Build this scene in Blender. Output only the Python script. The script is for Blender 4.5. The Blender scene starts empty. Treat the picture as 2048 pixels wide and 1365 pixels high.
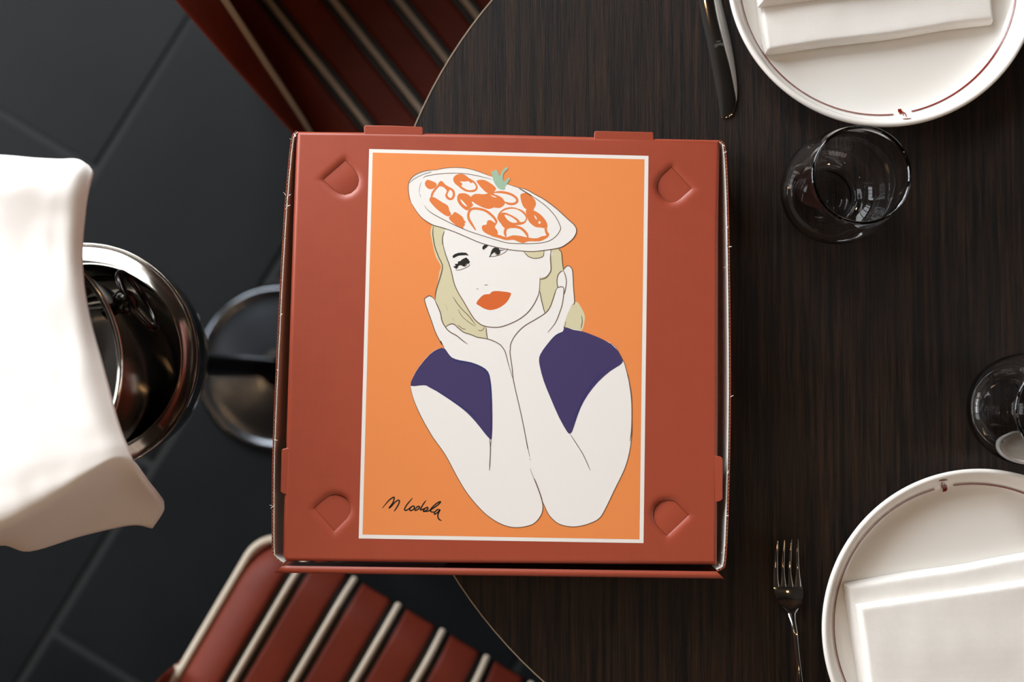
import bpy, bmesh, math, random
from mathutils import Vector, Matrix, noise
from mathutils.geometry import tessellate_polygon
random.seed(4)
S = bpy.context.scene
COL = S.collection

# ------------------------------------------------------------------ camera
W, H = 2048.0, 1365.0
FPX = 35.0 / 36.0 * W
TILT = math.radians(2.3)
CAMZ = 1.57
cd = bpy.data.cameras.new('camera'); cam = bpy.data.objects.new('camera', cd); COL.objects.link(cam)
cam.location = (0, 0, CAMZ); cam.rotation_euler = (TILT, 0, 0)
cd.lens = 35; cd.sensor_width = 36; cd.sensor_fit = 'HORIZONTAL'; cd.clip_start = 0.02
cd.dof.use_dof = True; cd.dof.focus_distance = 0.776; cd.dof.aperture_fstop = 2.8
S.camera = cam

# ------------------------------------------------------------------ light, exposure
wd = bpy.data.worlds.new('world'); S.world = wd; wd.use_nodes = True
wd.node_tree.nodes['Background'].inputs[0].default_value = (0.75, 0.85, 1.0, 1)
wd.node_tree.nodes['Background'].inputs[1].default_value = 0.6
S.view_settings.view_transform = 'Standard'; S.view_settings.look = 'None'
S.view_settings.gamma = 1.0; S.view_settings.use_curve_mapping = False
S.view_settings.exposure = 0.16
S.cycles.use_denoising = True
S.cycles.caustics_reflective = False
S.cycles.sample_clamp_indirect = 4.0
ROOM = (-2.5, 3.0, -3.0, 1.5, 3.3)                    # x0 x1 y0 y1 height
WIN = (-2.2, -0.3, 0.95, 2.6)                          # tall window in the far wall: x0 x1 z0 z1
WIN2 = (0.0, 1.35, 0.95, 2.6)                           # window in the left wall: y0 y1 z0 z1
FILL_WIN3 = (-0.5, 1.3, 1.0, 2.6)                           # window added in the near wall for warm fill: x0 x1 z0 z1
FILL_WIN4 = (-0.8, 0.4, 1.0, 2.6)                           # dim window added in the right wall for glass highlights: y0 y1 z0 z1
WIN_POWER = 150.0
WIN2_POWER = 86.0
FILL_WIN3_POWER = 7.0
FILL_WIN4_POWER = 11.0
def area(name, loc, rot, sx, sy, power, color):
    l = bpy.data.lights.new(name, 'AREA'); l.shape = 'RECTANGLE'; l.size = sx; l.size_y = sy
    l.energy = power; l.color = color
    o = bpy.data.objects.new(name, l); COL.objects.link(o); o.location = loc; o.rotation_euler = rot
    return o
# daylight through the far and left windows, added fill through the other two
area('window_and_fill_light', ((WIN[0]+WIN[1])/2, ROOM[3]+0.22, (WIN[2]+WIN[3])/2), (-math.pi/2, 0, 0),
     WIN[1]-WIN[0], WIN[3]-WIN[2], WIN_POWER, (0.955, 0.98, 1.0))

area('window_and_fill_light', (ROOM[0]-0.22, (WIN2[0]+WIN2[1])/2, (WIN2[2]+WIN2[3])/2), (math.pi/2, 0, -math.pi/2),
     WIN2[1]-WIN2[0], WIN2[3]-WIN2[2], WIN2_POWER, (0.955, 0.98, 1.0))
area('window_and_fill_light', ((FILL_WIN3[0]+FILL_WIN3[1])/2, ROOM[2]-0.22, (FILL_WIN3[2]+FILL_WIN3[3])/2), (math.pi/2, 0, 0),
     FILL_WIN3[1]-FILL_WIN3[0], FILL_WIN3[3]-FILL_WIN3[2], FILL_WIN3_POWER, (1.0, 0.66, 0.42))  # warm fill added for shaded faces and reflections in the glasses
area('window_and_fill_light', (ROOM[1]+0.22, (FILL_WIN4[0]+FILL_WIN4[1])/2, (FILL_WIN4[2]+FILL_WIN4[3])/2), (math.pi/2, 0, math.pi/2),
     FILL_WIN4[1]-FILL_WIN4[0], FILL_WIN4[3]-FILL_WIN4[2], FILL_WIN4_POWER, (1.0, 0.95, 0.9))  # side fill added so the glass rims catch light

# ------------------------------------------------------------------ helpers
TZ = 0.75                                             # table top height
def P(px, py, z):
    """photo pixel -> the point at height z (metres) that it shows"""
    d = Vector(((px - W/2)/FPX, -(py - H/2)/FPX, -1.0))
    d = Matrix.Rotation(TILT, 3, 'X') @ d
    t = (z - CAMZ) / d.z
    return Vector((d.x*t, d.y*t, z))
def lin(c):
    return tuple(((v/255)/12.92 if v/255 <= 0.04045 else ((v/255+0.055)/1.055)**2.4) for v in c)
def empty(name, loc, label=None, cat=None, group=None):
    o = bpy.data.objects.new(name, None); COL.objects.link(o); o.location = loc
    o.empty_display_size = 0.05
    tag(o, label, cat, group); return o
def tag(o, label=None, cat=None, group=None, kind=None):
    if label: o['label'] = label
    if cat: o['category'] = cat
    if group: o['group'] = group
    if kind: o['kind'] = kind
    return o
def wloc(o):
    v = Vector((0, 0, 0))
    while o: v += o.location; o = o.parent
    return v
def mesh(name, verts, faces, mat, parent=None, smooth=None, world=True, label=None):
    """one mesh object; vertices in world space unless world=False"""
    off = wloc(parent) if (parent and world) else Vector((0, 0, 0))
    me = bpy.data.meshes.new(name)
    me.from_pydata([tuple(Vector(v) - off) for v in verts], [], faces)
    me.validate(); me.update()
    if mat: me.materials.append(mat)
    if smooth is not None:
        for p in me.polygons: p.use_smooth = True
        me.set_sharp_from_angle(angle=math.radians(smooth))
    o = bpy.data.objects.new(name, me); COL.objects.link(o)
    if parent: o.parent = parent
    if label: o['label'] = label
    return o
def orient(o):
    bm = bmesh.new(); bm.from_mesh(o.data); bmesh.ops.recalc_face_normals(bm, faces=bm.faces)
    bm.to_mesh(o.data); bm.free(); return o
def bevel(o, w, seg=2, ang=40):
    m = o.modifiers.new('bevel', 'BEVEL'); m.width = w; m.segments = seg; m.limit_method = 'ANGLE'; m.angle_limit = math.radians(ang)
    return o
def box_vf(x0, x1, y0, y1, z0, z1, base=0):
    v = [(x0,y0,z0),(x1,y0,z0),(x1,y1,z0),(x0,y1,z0),(x0,y0,z1),(x1,y0,z1),(x1,y1,z1),(x0,y1,z1)]
    f = [(0,3,2,1),(4,5,6,7),(0,1,5,4),(1,2,6,5),(2,3,7,6),(3,0,4,7)]
    return v, [tuple(i+base for i in q) for q in f]
def boxes(lst):
    V, F = [], []
    for b in lst:
        v, f = box_vf(*b, base=len(V)); V += v; F += f
    return V, F
def lathe(prof, seg=96, c=(0,0,0), rs=1.0):
    prof = [(r*rs if r > .001 else r, z) for r, z in prof]
    V, F, rings = [], [], []
    for r, z in prof:
        if r < 1e-6:
            V.append((c[0], c[1], c[2]+z)); rings.append([len(V)-1])
        else:
            i0 = len(V)
            for k in range(seg):
                a = 2*math.pi*k/seg; V.append((c[0]+r*math.cos(a), c[1]+r*math.sin(a), c[2]+z))
            rings.append(list(range(i0, i0+seg)))
    for a, b in zip(rings, rings[1:]):
        for k in range(seg):
            k2 = (k+1) % seg
            if len(a) == 1 and len(b) == 1: continue
            if len(a) == 1: F.append((a[0], b[k], b[k2]))
            elif len(b) == 1: F.append((a[k], b[0], a[k2]))
            else: F.append((a[k], b[k], b[k2], a[k2]))
    return V, F
def smooth_prof(prof, n=4):
    return [tuple(p) for p in catmull([Vector((r, z)) for r, z in prof], n)]
def catmull(pts, n=5, closed=False):
    pts = [Vector(p) for p in pts]; N = len(pts); out = []
    if N < 3: return pts
    rng = N if closed else N-1
    for i in range(rng):
        p1, p2 = pts[i % N], pts[(i+1) % N]
        p0 = pts[(i-1) % N] if (closed or i > 0) else p1*2-p2
        p3 = pts[(i+2) % N] if (closed or i+2 < N) else p2*2-p1
        for k in range(n):
            t = k/n
            out.append(0.5*((2*p1)+(p2-p0)*t+(2*p0-5*p1+4*p2-p3)*t*t+(3*p1-p0-3*p2+p3)*t**3))
    if not closed: out.append(pts[-1])
    return out
def tube(path, r, seg=10, closed=False):
    path = [Vector(p) for p in path]; V, F = [], []; n = len(path)
    up = Vector((0, 0, 1)); prev = None
    for i, p in enumerate(path):
        if closed: t = path[(i+1) % n]-path[(i-1) % n]
        else: t = path[min(i+1, n-1)]-path[max(i-1, 0)]
        t.normalize()
        a = prev if prev is not None else (up if abs(t.z) < 0.9 else Vector((1, 0, 0)))
        b = t.cross(a).normalized(); a = b.cross(t).normalized(); prev = a
        rr = r[i] if isinstance(r, (list, tuple)) else r
        for k in range(seg):
            an = 2*math.pi*k/seg; V.append(p+(a*math.cos(an)+b*math.sin(an))*rr)
    m = n if closed else n-1
    for i in range(m):
        i2 = (i+1) % n
        for k in range(seg):
            k2 = (k+1) % seg
            F.append((i*seg+k, i2*seg+k, i2*seg+k2, i*seg+k2))
    if not closed:
        F.append(tuple(range(seg))); F.append(tuple((n-1)*seg+k for k in reversed(range(seg))))
    return V, F
def loft(secs, cap=True):
    n = len(secs[0]); V, F = [], []
    for s in secs: V += [Vector(p) for p in s]
    for i in range(len(secs)-1):
        for k in range(n):
            k2 = (k+1) % n
            F.append((i*n+k, i*n+k2, (i+1)*n+k2, (i+1)*n+k))
    if cap:
        F.append(tuple(reversed(range(n)))); F.append(tuple((len(secs)-1)*n+k for k in range(n)))
    return V, F
def join(*vfs):
    V, F = [], []
    for v, f in vfs:
        b = len(V); V += list(v); F += [tuple(i+b for i in q) for q in f]
    return V, F

# ------------------------------------------------------------------ materials
def nodes(name):
    m = bpy.data.materials.new(name); m.use_nodes = True
    nt = m.node_tree; return m, nt, nt.nodes['Principled BSDF']
def mat(name, rgb, rough=0.5, metal=0.0, spec=0.5, noise_scale=None, noise_amt=0.0, bump=0.0, bump_scale=400.0,
        stretch=(1,1,1), coat=0.0, sheen=0.0):
    m, nt, b = nodes(name)
    c = lin(rgb); b.inputs['Base Color'].default_value = (*c, 1)
    b.inputs['Roughness'].default_value = rough; b.inputs['Metallic'].default_value = metal
    b.inputs['Specular IOR Level'].default_value = spec; b.inputs['Coat Weight'].default_value = coat
    b.inputs['Coat Roughness'].default_value = 0.15; b.inputs['Sheen Weight'].default_value = sheen
    if noise_scale or bump:
        tc = nt.nodes.new('ShaderNodeTexCoord'); mp = nt.nodes.new('ShaderNodeMapping'); mp.inputs['Scale'].default_value = stretch
        nt.links.new(tc.outputs['Object'], mp.inputs[0])
    if noise_scale:
        nz = nt.nodes.new('ShaderNodeTexNoise'); nz.inputs['Scale'].default_value = noise_scale; nz.inputs['Detail'].default_value = 5
        nt.links.new(mp.outputs[0], nz.inputs['Vector'])
        r = nt.nodes.new('ShaderNodeValToRGB'); r.color_ramp.elements[0].position = 0.3; r.color_ramp.elements[1].position = 0.7
        r.color_ramp.elements[0].color = (*[v*(1-noise_amt) for v in c], 1); r.color_ramp.elements[1].color = (*[min(1, v*(1+noise_amt)) for v in c], 1)
        nt.links.new(nz.outputs['Fac'], r.inputs[0]); nt.links.new(r.outputs[0], b.inputs['Base Color'])
    if bump:
        nb = nt.nodes.new('ShaderNodeTexNoise'); nb.inputs['Scale'].default_value = bump_scale; nb.inputs['Detail'].default_value = 2
        nt.links.new(mp.outputs[0], nb.inputs['Vector'])
        bp = nt.nodes.new('ShaderNodeBump'); bp.inputs['Strength'].default_value = bump; bp.inputs['Distance'].default_value = 0.0006
        nt.links.new(nb.outputs['Fac'], bp.inputs['Height']); nt.links.new(bp.outputs[0], b.inputs['Normal'])
    return m
def weave(m, scale, strength, dist=0.0004):
    """crossed-thread relief added to a material"""
    nt = m.node_tree; b = nt.nodes['Principled BSDF']
    tc = nt.nodes.new('ShaderNodeTexCoord')
    hs = []
    for d in ('X', 'Y'):
        w = nt.nodes.new('ShaderNodeTexWave'); w.wave_type = 'BANDS'; w.bands_direction = d
        w.inputs['Scale'].default_value = scale; w.inputs['Distortion'].default_value = 1.5; w.inputs['Detail'].default_value = 2
        nt.links.new(tc.outputs['Object'], w.inputs['Vector']); hs.append(w)
    ad = nt.nodes.new('ShaderNodeMath'); ad.operation = 'ADD'
    nt.links.new(hs[0].outputs['Fac'], ad.inputs[0]); nt.links.new(hs[1].outputs['Fac'], ad.inputs[1])
    bp = nt.nodes.new('ShaderNodeBump'); bp.inputs['Strength'].default_value = strength; bp.inputs['Distance'].default_value = dist
    nt.links.new(ad.outputs[0], bp.inputs['Height']); nt.links.new(bp.outputs[0], b.inputs['Normal'])
    return m
M = {}
M['lid'] = weave(mat('terracotta_card', (158, 68, 46), 0.45, spec=0.6, noise_scale=60, noise_amt=0.03), 260, 0.035)
M['print_white'] = mat('print_white', (236, 234, 230), 0.42)
M['print_orange'] = weave(mat('print_orange', (234, 142, 80), 0.42), 260, 0.025)
M['print_white_fig'] = mat('print_figure_white', (238, 236, 233), 0.42)
M['print_grey'] = mat('print_pale_grey', (224, 226, 224), 0.42)
M['print_topping'] = mat('print_topping_orange', (226, 128, 68), 0.42)
M['print_lips'] = mat('print_lips', (214, 104, 50), 0.42)
M['print_hair'] = mat('print_hair', (213, 207, 172), 0.42)
M['print_purple'] = mat('print_purple', (66, 57, 102), 0.42)
M['print_blue'] = mat('print_seam_blue', (42, 50, 104), 0.42)
M['print_green'] = mat('print_leaf_green', (158, 190, 166), 0.42)
M['print_line'] = mat('print_line_brown', (100, 82, 66), 0.42)
M['print_line_dark'] = mat('print_line_dark', (70, 52, 42), 0.42)
M['print_black'] = mat('print_black', (34, 34, 32), 0.42)
M['print_iris'] = mat('print_iris', (150, 142, 128), 0.42)
M['card_white'] = mat('card_white', (232, 230, 226), 0.7, noise_scale=300, noise_amt=0.04)
M['card_kraft'] = mat('card_kraft', (196, 170, 142), 0.8, noise_scale=300, noise_amt=0.1)
M['china'] = mat('white_china', (240, 238, 233), 0.12, coat=0.3)
M['china_red'] = mat('red_glaze', (120, 24, 16), 0.2)
M['napkin'] = weave(mat('white_linen', (244, 242, 238), 0.85, sheen=0.1), 420, 0.35, 0.0004)
M['bucket_cloth'] = weave(mat('white_cloth', (244, 241, 237), 0.85, sheen=0.1), 300, 0.12, 0.0004)
M['steel'] = mat('polished_steel', (196, 192, 186), 0.10, metal=1.0, noise_scale=40, noise_amt=0.06)
M['steel_soft'] = mat('brushed_steel', (150, 148, 144), 0.22, metal=1.0, noise_scale=60, noise_amt=0.08)
M['base_steel'] = mat('smoked_steel', (96, 100, 106), 0.2, metal=1.0, noise_scale=30, noise_amt=0.1)
M['dark_steel'] = mat('dark_steel', (52, 50, 48), 0.25, metal=1.0)
M['etch'] = mat('etched_mark', (66, 65, 63), 0.6, metal=0.3)
M['seat_red'] = mat('red_leather', (108, 40, 25), 0.55, spec=0.25, noise_scale=30, noise_amt=0.08, bump=0.25, bump_scale=700)
M['seat_black'] = mat('black_leather', (14, 15, 15), 0.5)
M['piping'] = mat('cream_piping', (196, 182, 164), 0.6, bump=0.2, bump_scale=500)
M['chair_wood'] = mat('chair_dark_wood', (28, 20, 16), 0.4)
M['edge_band'] = mat('brass_edge_band', (165, 152, 134), 0.4, metal=0.5)
M['iron'] = mat('black_iron', (16, 16, 17), 0.5, metal=0.3)
M['wall'] = mat('dark_plaster', (74, 58, 47), 0.9, noise_scale=4, noise_amt=0.1)
M['ceiling'] = mat('dark_ceiling', (34, 32, 31), 0.9)
M['frame'] = mat('window_frame_black', (18, 18, 18), 0.5)
M['grout'] = mat('dark_grout', (15, 17, 18), 0.8)
M['tile'] = mat('dark_slate_tile', (17, 20, 22), 0.5, spec=0.12, noise_scale=3.5, noise_amt=0.28, bump=0.2, bump_scale=80)
# wood veneer: fine vertical grain, ridged
def wood():
    m, nt, b = nodes('dark_wood_veneer')
    tc = nt.nodes.new('ShaderNodeTexCoord'); mp = nt.nodes.new('ShaderNodeMapping'); mp.inputs['Scale'].default_value = (1, 0.025, 1)
    mp.inputs['Rotation'].default_value = (0, 0, math.radians(1.5))
    nt.links.new(tc.outputs['Object'], mp.inputs[0])
    n1 = nt.nodes.new('ShaderNodeTexNoise'); n1.inputs['Scale'].default_value = 1000; n1.inputs['Detail'].default_value = 6; n1.inputs['Roughness'].default_value = 0.7
    n2 = nt.nodes.new('ShaderNodeTexNoise'); n2.inputs['Scale'].default_value = 330; n2.inputs['Detail'].default_value = 4
    for n in (n1, n2): nt.links.new(mp.outputs[0], n.inputs['Vector'])
    mx = nt.nodes.new('ShaderNodeMath'); mx.operation = 'MULTIPLY'
    nt.links.new(n1.outputs['Fac'], mx.inputs[0]); nt.links.new(n2.outputs['Fac'], mx.inputs[1])
    r = nt.nodes.new('ShaderNodeValToRGB'); e = r.color_ramp.elements
    e[0].position = 0.17; e[0].color = (*lin((6, 5, 4)), 1); e[1].position = 0.40; e[1].color = (*lin((52, 34, 22)), 1)
    nt.links.new(mx.outputs[0], r.inputs[0]); nt.links.new(r.outputs[0], b.inputs['Base Color'])
    b.inputs['Roughness'].default_value = 0.45; b.inputs['Specular IOR Level'].default_value = 0.22
    bp = nt.nodes.new('ShaderNodeBump'); bp.inputs['Strength'].default_value = 0.8; bp.inputs['Distance'].default_value = 0.0008
    nt.links.new(n1.outputs['Fac'], bp.inputs['Height']); nt.links.new(bp.outputs[0], b.inputs['Normal'])
    return m
M['wood'] = wood()
def glass():
    m, nt, b = nodes('clear_glass')
    b.inputs['Base Color'].default_value = (1, 1, 1, 1); b.inputs['Roughness'].default_value = 0.0
    b.inputs['Transmission Weight'].default_value = 1.0; b.inputs['IOR'].default_value = 1.56
    return m
M['glass'] = glass()
def bulb():
    m, nt, b = nodes('warm_bulb')
    b.inputs['Emission Color'].default_value = (1.0, 0.62, 0.30, 1); b.inputs['Emission Strength'].default_value = 60.0
    b.inputs['Base Color'].default_value = (1, 0.9, 0.8, 1)
    return m
M['bulb'] = bulb()

# ------------------------------------------------------------------ the room
x0, x1, y0, y1, hz = ROOM
tag(mesh('ceiling', *boxes([(x0-.2, x1+.2, y0-.2, y1+.2, hz, hz+.1)]), M['ceiling']), kind='structure')
va, vb, vc, ve = WIN2
tag(mesh('wall_left', *boxes([(x0-.15, x0, y0-.15, va, -.03, hz), (x0-.15, x0, vb, y1, -.03, hz), (x0-.15, x0, va, vb, -.03, vc), (x0-.15, x0, va, vb, ve, hz)]), M['wall']), kind='structure')
ra, rb, rc, re = FILL_WIN4
tag(mesh('wall_right', *boxes([(x1, x1+.15, y0-.15, ra, -.03, hz), (x1, x1+.15, rb, y1, -.03, hz), (x1, x1+.15, ra, rb, -.03, rc), (x1, x1+.15, ra, rb, re, hz)]), M['wall']), kind='structure')
na, nb, nc, ne = FILL_WIN3
tag(mesh('wall_near', *boxes([(x0, na, y0-.15, y0, -.03, hz), (nb, x1, y0-.15, y0, -.03, hz), (na, nb, y0-.15, y0, -.03, nc), (na, nb, y0-.15, y0, ne, hz)]), M['wall']), kind='structure')
wa, wb, wc, we = WIN
tag(mesh('wall_far', *boxes([(x0-.15, wa, y1, y1+.15, -.03, hz), (wb, x1+.15, y1, y1+.15, -.03, hz),
                             (wa, wb, y1, y1+.15, -.03, wc), (wa, wb, y1, y1+.15, we, hz)]), M['wall']), kind='structure')
fr = 0.05
win = mesh('window_1', *boxes([(wa, wb, y1+.03, y1+.1, wc, wc+fr), (wa, wb, y1+.03, y1+.1, we-fr, we),
                               (wa, wa+fr, y1+.03, y1+.1, wc+fr, we-fr), (wb-fr, wb, y1+.03, y1+.1, wc+fr, we-fr)]), M['frame'])
tag(win, kind='structure')
for k in range(1, 4):
    xx = wa+(wb-wa)*k/4
    mesh('mullion', *boxes([(xx-.02, xx+.02, y1+.045, y1+.085, wc+fr, we-fr)]), M['frame'], win)
for k in range(1, 3):
    zz = wc+(we-wc)*k/3
    mesh('transom', *boxes([(wa+fr, wb-fr, y1+.05, y1+.08, zz-.015, zz+.015)]), M['frame'], win)
win2 = mesh('window_2', *boxes([(x0-.1, x0-.03, va, vb, vc, vc+fr), (x0-.1, x0-.03, va, vb, ve-fr, ve),
                                (x0-.1, x0-.03, va, va+fr, vc+fr, ve-fr), (x0-.1, x0-.03, vb-fr, vb, vc+fr, ve-fr)]), M['frame'])
tag(win2, kind='structure')
for k in range(1, 4):
    yy = va+(vb-va)*k/4
    mesh('mullion', *boxes([(x0-.085, x0-.045, yy-.02, yy+.02, vc+fr, ve-fr)]), M['frame'], win2)
for k in range(1, 3):
    zz = vc+(ve-vc)*k/3
    mesh('transom', *boxes([(x0-.08, x0-.05, va+fr, vb-fr, zz-.015, zz+.015)]), M['frame'], win2)
fill_win3 = mesh('added_window_3', *boxes([(na, nb, y0-.1, y0-.03, nc, nc+fr), (na, nb, y0-.1, y0-.03, ne-fr, ne),
                                (na, na+fr, y0-.1, y0-.03, nc+fr, ne-fr), (nb-fr, nb, y0-.1, y0-.03, nc+fr, ne-fr)]), M['frame'])
tag(fill_win3, kind='structure')  # added opening for the warm fill
for k in range(1, 6):
    xx = na+(nb-na)*k/6
    mesh('mullion', *boxes([(xx-.02, xx+.02, y0-.085, y0-.045, nc+fr, ne-fr)]), M['frame'], fill_win3)
fill_win4 = mesh('added_window_4', *boxes([(x1+.03, x1+.1, ra, rb, rc, rc+fr), (x1+.03, x1+.1, ra, rb, re-fr, re),
                                (x1+.03, x1+.1, ra, ra+fr, rc+fr, re-fr), (x1+.03, x1+.1, rb-fr, rb, rc+fr, re-fr)]), M['frame'])
tag(fill_win4, kind='structure')  # added opening for the side fill
for k in range(1, 4):
    yy = ra+(rb-ra)*k/4
    mesh('mullion', *boxes([(x1+.045, x1+.085, yy-.02, yy+.02, rc+fr, re-fr)]), M['frame'], fill_win4)
# floor of staggered slate tiles laid on the diagonal
floor = tag(mesh('floor', *boxes([(x0-.15, x1+.15, y0-.15, y1+.15, -.06, -.004)]), M['grout']), kind='structure')
pa = P(195, 340, 0); pb = P(370, 60, 0); da = (pb-pa); da.z = 0; da.normalize(); dn = Vector((da.y, -da.x, 0))   # joint direction and its normal
TWID, TLEN, GAP = 0.325, 0.65, 0.012
tv, tf = box_vf(-TLEN/2+GAP/2, TLEN/2-GAP/2, -TWID/2+GAP/2, TWID/2-GAP/2, -.01, 0)
tme = None
pj = P(190, 342, 0)                                     # a T-joint seen in the photograph
ang = math.atan2(da.y, da.x)
for j in range(-14, 15):
    for i in range(-8, 9):
        s = TLEN*(i+0.5) + (0.30 if j % 2 else 0.0)
        c = pj + dn*(-TWID*(j+0.5))*1.0 + da*s
        if not (x0+.36 < c.x < x1-.36 and y0+.36 < c.y < y1-.36): continue
        if tme is None:
            t = mesh('tile', tv, tf, M['tile'], floor, world=False); bevel(t, .0025, 2); tme = t.data; o = t
        else:
            o = bpy.data.objects.new('tile', tme); COL.objects.link(o); o.parent = floor
            bevel(o, .0025, 2)
        o.location = (c.x, c.y, random.uniform(-.0006, .0006)); o.rotation_euler = (0, 0, ang)

# ------------------------------------------------------------------ dining table
tc_ = Vector((.2932, .0587, TZ)); TR = 0.405
table = empty('dining_table', (tc_.x, tc_.y, 0), 'round dark wood table with fine grain and a thin pale edge', 'table')
o = mesh('tabletop', *lathe([(0, TZ), (TR-.0012, TZ), (TR-.0012, TZ-.026), (0, TZ-.026)], 160), M['wood'], table, 30, world=False)
mesh('edge_band', *lathe([(TR-.0012, TZ-.027), (TR-.0002, TZ-.027), (TR+.0002, TZ-.013), (TR-.0002, TZ+.0003), (TR-.0012, TZ+.0003)], 160), M['edge_band'], table, 30, world=False, label='thin pale metal edge band')
mesh('pedestal', *lathe([(.045, TZ-.026), (.04, TZ-.1), (.032, .3), (.036, .06), (.06, .03)], 40), M['iron'], table, 30, world=False)
mesh('foot_plate', *lathe([(0, .03), (.06, .03), (.2, .014), (.215, .008), (.215, 0), (0, 0)], 64), M['iron'], table, 30, world=False)

# ------------------------------------------------------------------ pizza box
LZ = TZ + 0.046                                        # lid top
def L(p, dz=0.0): return P(p[0], p[1], LZ) + Vector((0, 0, dz))
boxo = empty('pizza_box', P(1000, 700, TZ), 'square terracotta pizza box with a printed portrait of a woman in a pizza hat', 'pizza box')
def conv(reg):
    ox, oy, s = reg
    return lambda pts: [(ox+x/s, oy+y/s) for x, y in pts]
Z1 = conv((800, 310, 5.12)); Z2 = conv((840, 470, 5.689)); Z3 = conv((800, 620, 4.18)); Z4 = conv((710, 850, 3.471))
Z5 = conv((540, 230, 6.203)); Z6 = conv((1160, 240, 6.203)); Z7 = conv((530, 880, 4.548)); Z8 = conv((1220, 880, 4.548))
Z9 = conv((755, 980, 14.63)); Z10 = conv((895, 480, 14.63))
flaps = [Z5([(655,800),(930,560),(990,620),(1050,680),(1090,750),(1102,810),(1090,870),(1060,920),(1000,970),(930,990),(860,975),(800,935),(740,880)]),
         Z6([(1140,580),(1390,850),(1320,910),(1250,975),(1190,1010),(1125,1022),(1060,1000),(1000,950),(965,890),(952,830),(965,770),(1000,710),(1070,645)]),
         Z7([(630,832),(445,628),(490,585),(540,540),(580,510),(630,497),(690,505),(735,530),(765,570),(778,620),(770,670),(740,720),(690,770)]),
         Z8([(720,690),(520,878),(470,830),(415,765),(395,700),(395,650),(415,600),(460,560),(520,548),(570,555),(600,570),(650,620)])]
def area2(pts): return 0.5*sum(a[0]*b[1]-b[0]*a[1] for a, b in zip(pts, pts[1:]+pts[:1]))
def offset(pts, d):
    """move every corner of a closed polygon outwards by d"""
    n = len(pts); sgn = 1 if area2(pts) > 0 else -1; out = []
    for i in range(n):
        p0, p1, p2 = Vector(pts[i-1]), Vector(pts[i]), Vector(pts[(i+1) % n])
        e1 = (p1-p0).normalized(); e2 = (p2-p1).normalized()
        n1 = Vector((e1.y, -e1.x))*sgn; n2 = Vector((e2.y, -e2.x))*sgn
        b = (n1+n2); b.normalize(); k = max(0.45, b.dot(n1))
        out.append(p1+b*(d/k))
    return out
def flat(pts_list, zoff, mapper):
    """tessellate a polygon with holes; returns verts, faces facing up"""
    loops = [[Vector((p[0], p[1], 0)) for p in l] for l in pts_list]
    tris = tessellate_polygon(loops); allp = [p for l in loops for p in l]
    V = [mapper((p.x, p.y), zoff) for p in allp]; F = []
    for t in tris:
        a, b, c = (V[i] for i in t)
        nz = (b-a).cross(c-a).z
        if abs(nz) < 1e-14: continue
        F.append(tuple(t) if nz > 0 else tuple(reversed(t)))
    return V, F
# lid panel: rounded folds at its edges, soft dips round the four cut flaps
lid_out = [(593,262),(720,263.2),(1000,268),(1200,273),(1440,279.5),(1437.5,460),(1437,700),(1436.6,880),(1436,1000),(1435,1131),(1220,1130),(900,1127.5),(572,1123.5),(564.5,1115),(567.4,990),(571.8,880),(579.5,660),(586.7,450)]
V, F = [], []
def rings(loops):
    """strips between successive closed loops, sharing their vertices"""
    global V, F
    n = len(loops[0]); i0 = len(V)
    for l in loops: V += l
    for r in range(len(loops)-1):
        for k in range(n):
            k2 = (k+1) % n; q = (i0+r*n+k, i0+r*n+k2, i0+(r+1)*n+k2, i0+(r+1)*n+k)
            nz = (V[q[1]]-V[q[0]]).cross(V[q[2]]-V[q[0]]).z
            F.append(q if nz > 0 else tuple(reversed(q)))
def dense(pts, step):
    out = []
    for a, b in zip(pts, pts[1:]+pts[:1]):
        a, b = Vector(a), Vector(b); k = max(1, int((b-a).length/step))
        out += [tuple(a.lerp(b, i/k)) for i in range(k)]
    return out
EDGE = 9.0
loops = [[L(p, -.0030*(1-d/EDGE)**3) for p in offset(lid_out, -d)] for d in (0, .5, 1.2, 2.2, 3.5, 5, 7, EDGE)]
rings(loops)
holes = []; flaps = [dense(f, 5.0) for f in flaps]
hinge = [(f[0], next(p for p in f if p != f[0])) for f in flaps]
for f in flaps:
    D = 15.0
    rings([[L(p, -.0015*(1-d/D)**2.5) for p in offset(f, d)] for d in (0, .8, 2, 3.5, 5.5, 8, 11, D)])
    holes.append([tuple(p) for p in offset(f, D)])
v, f = flat([[tuple(p) for p in offset(lid_out, -EDGE)]]+holes, 0.0, L)
b0 = len(V); V += v; F += [tuple(i+b0 for i in q) for q in f]
n_ = len(lid_out); b0 = len(V)                         # rim and underside of the card
V += [L(p, -.0030) for p in lid_out]+[L(p, -.0058) for p in lid_out]
F += [(b0+k, b0+(k+1) % n_, b0+n_+(k+1) % n_, b0+n_+k) for k in range(n_)]
v, f = flat([lid_out], -.0058, L); b0 = len(V); V += v; F += [tuple(reversed([i+b0 for i in q])) for q in f]
lid = mesh('lid', V, F, M['lid'], boxo, 40)
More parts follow.
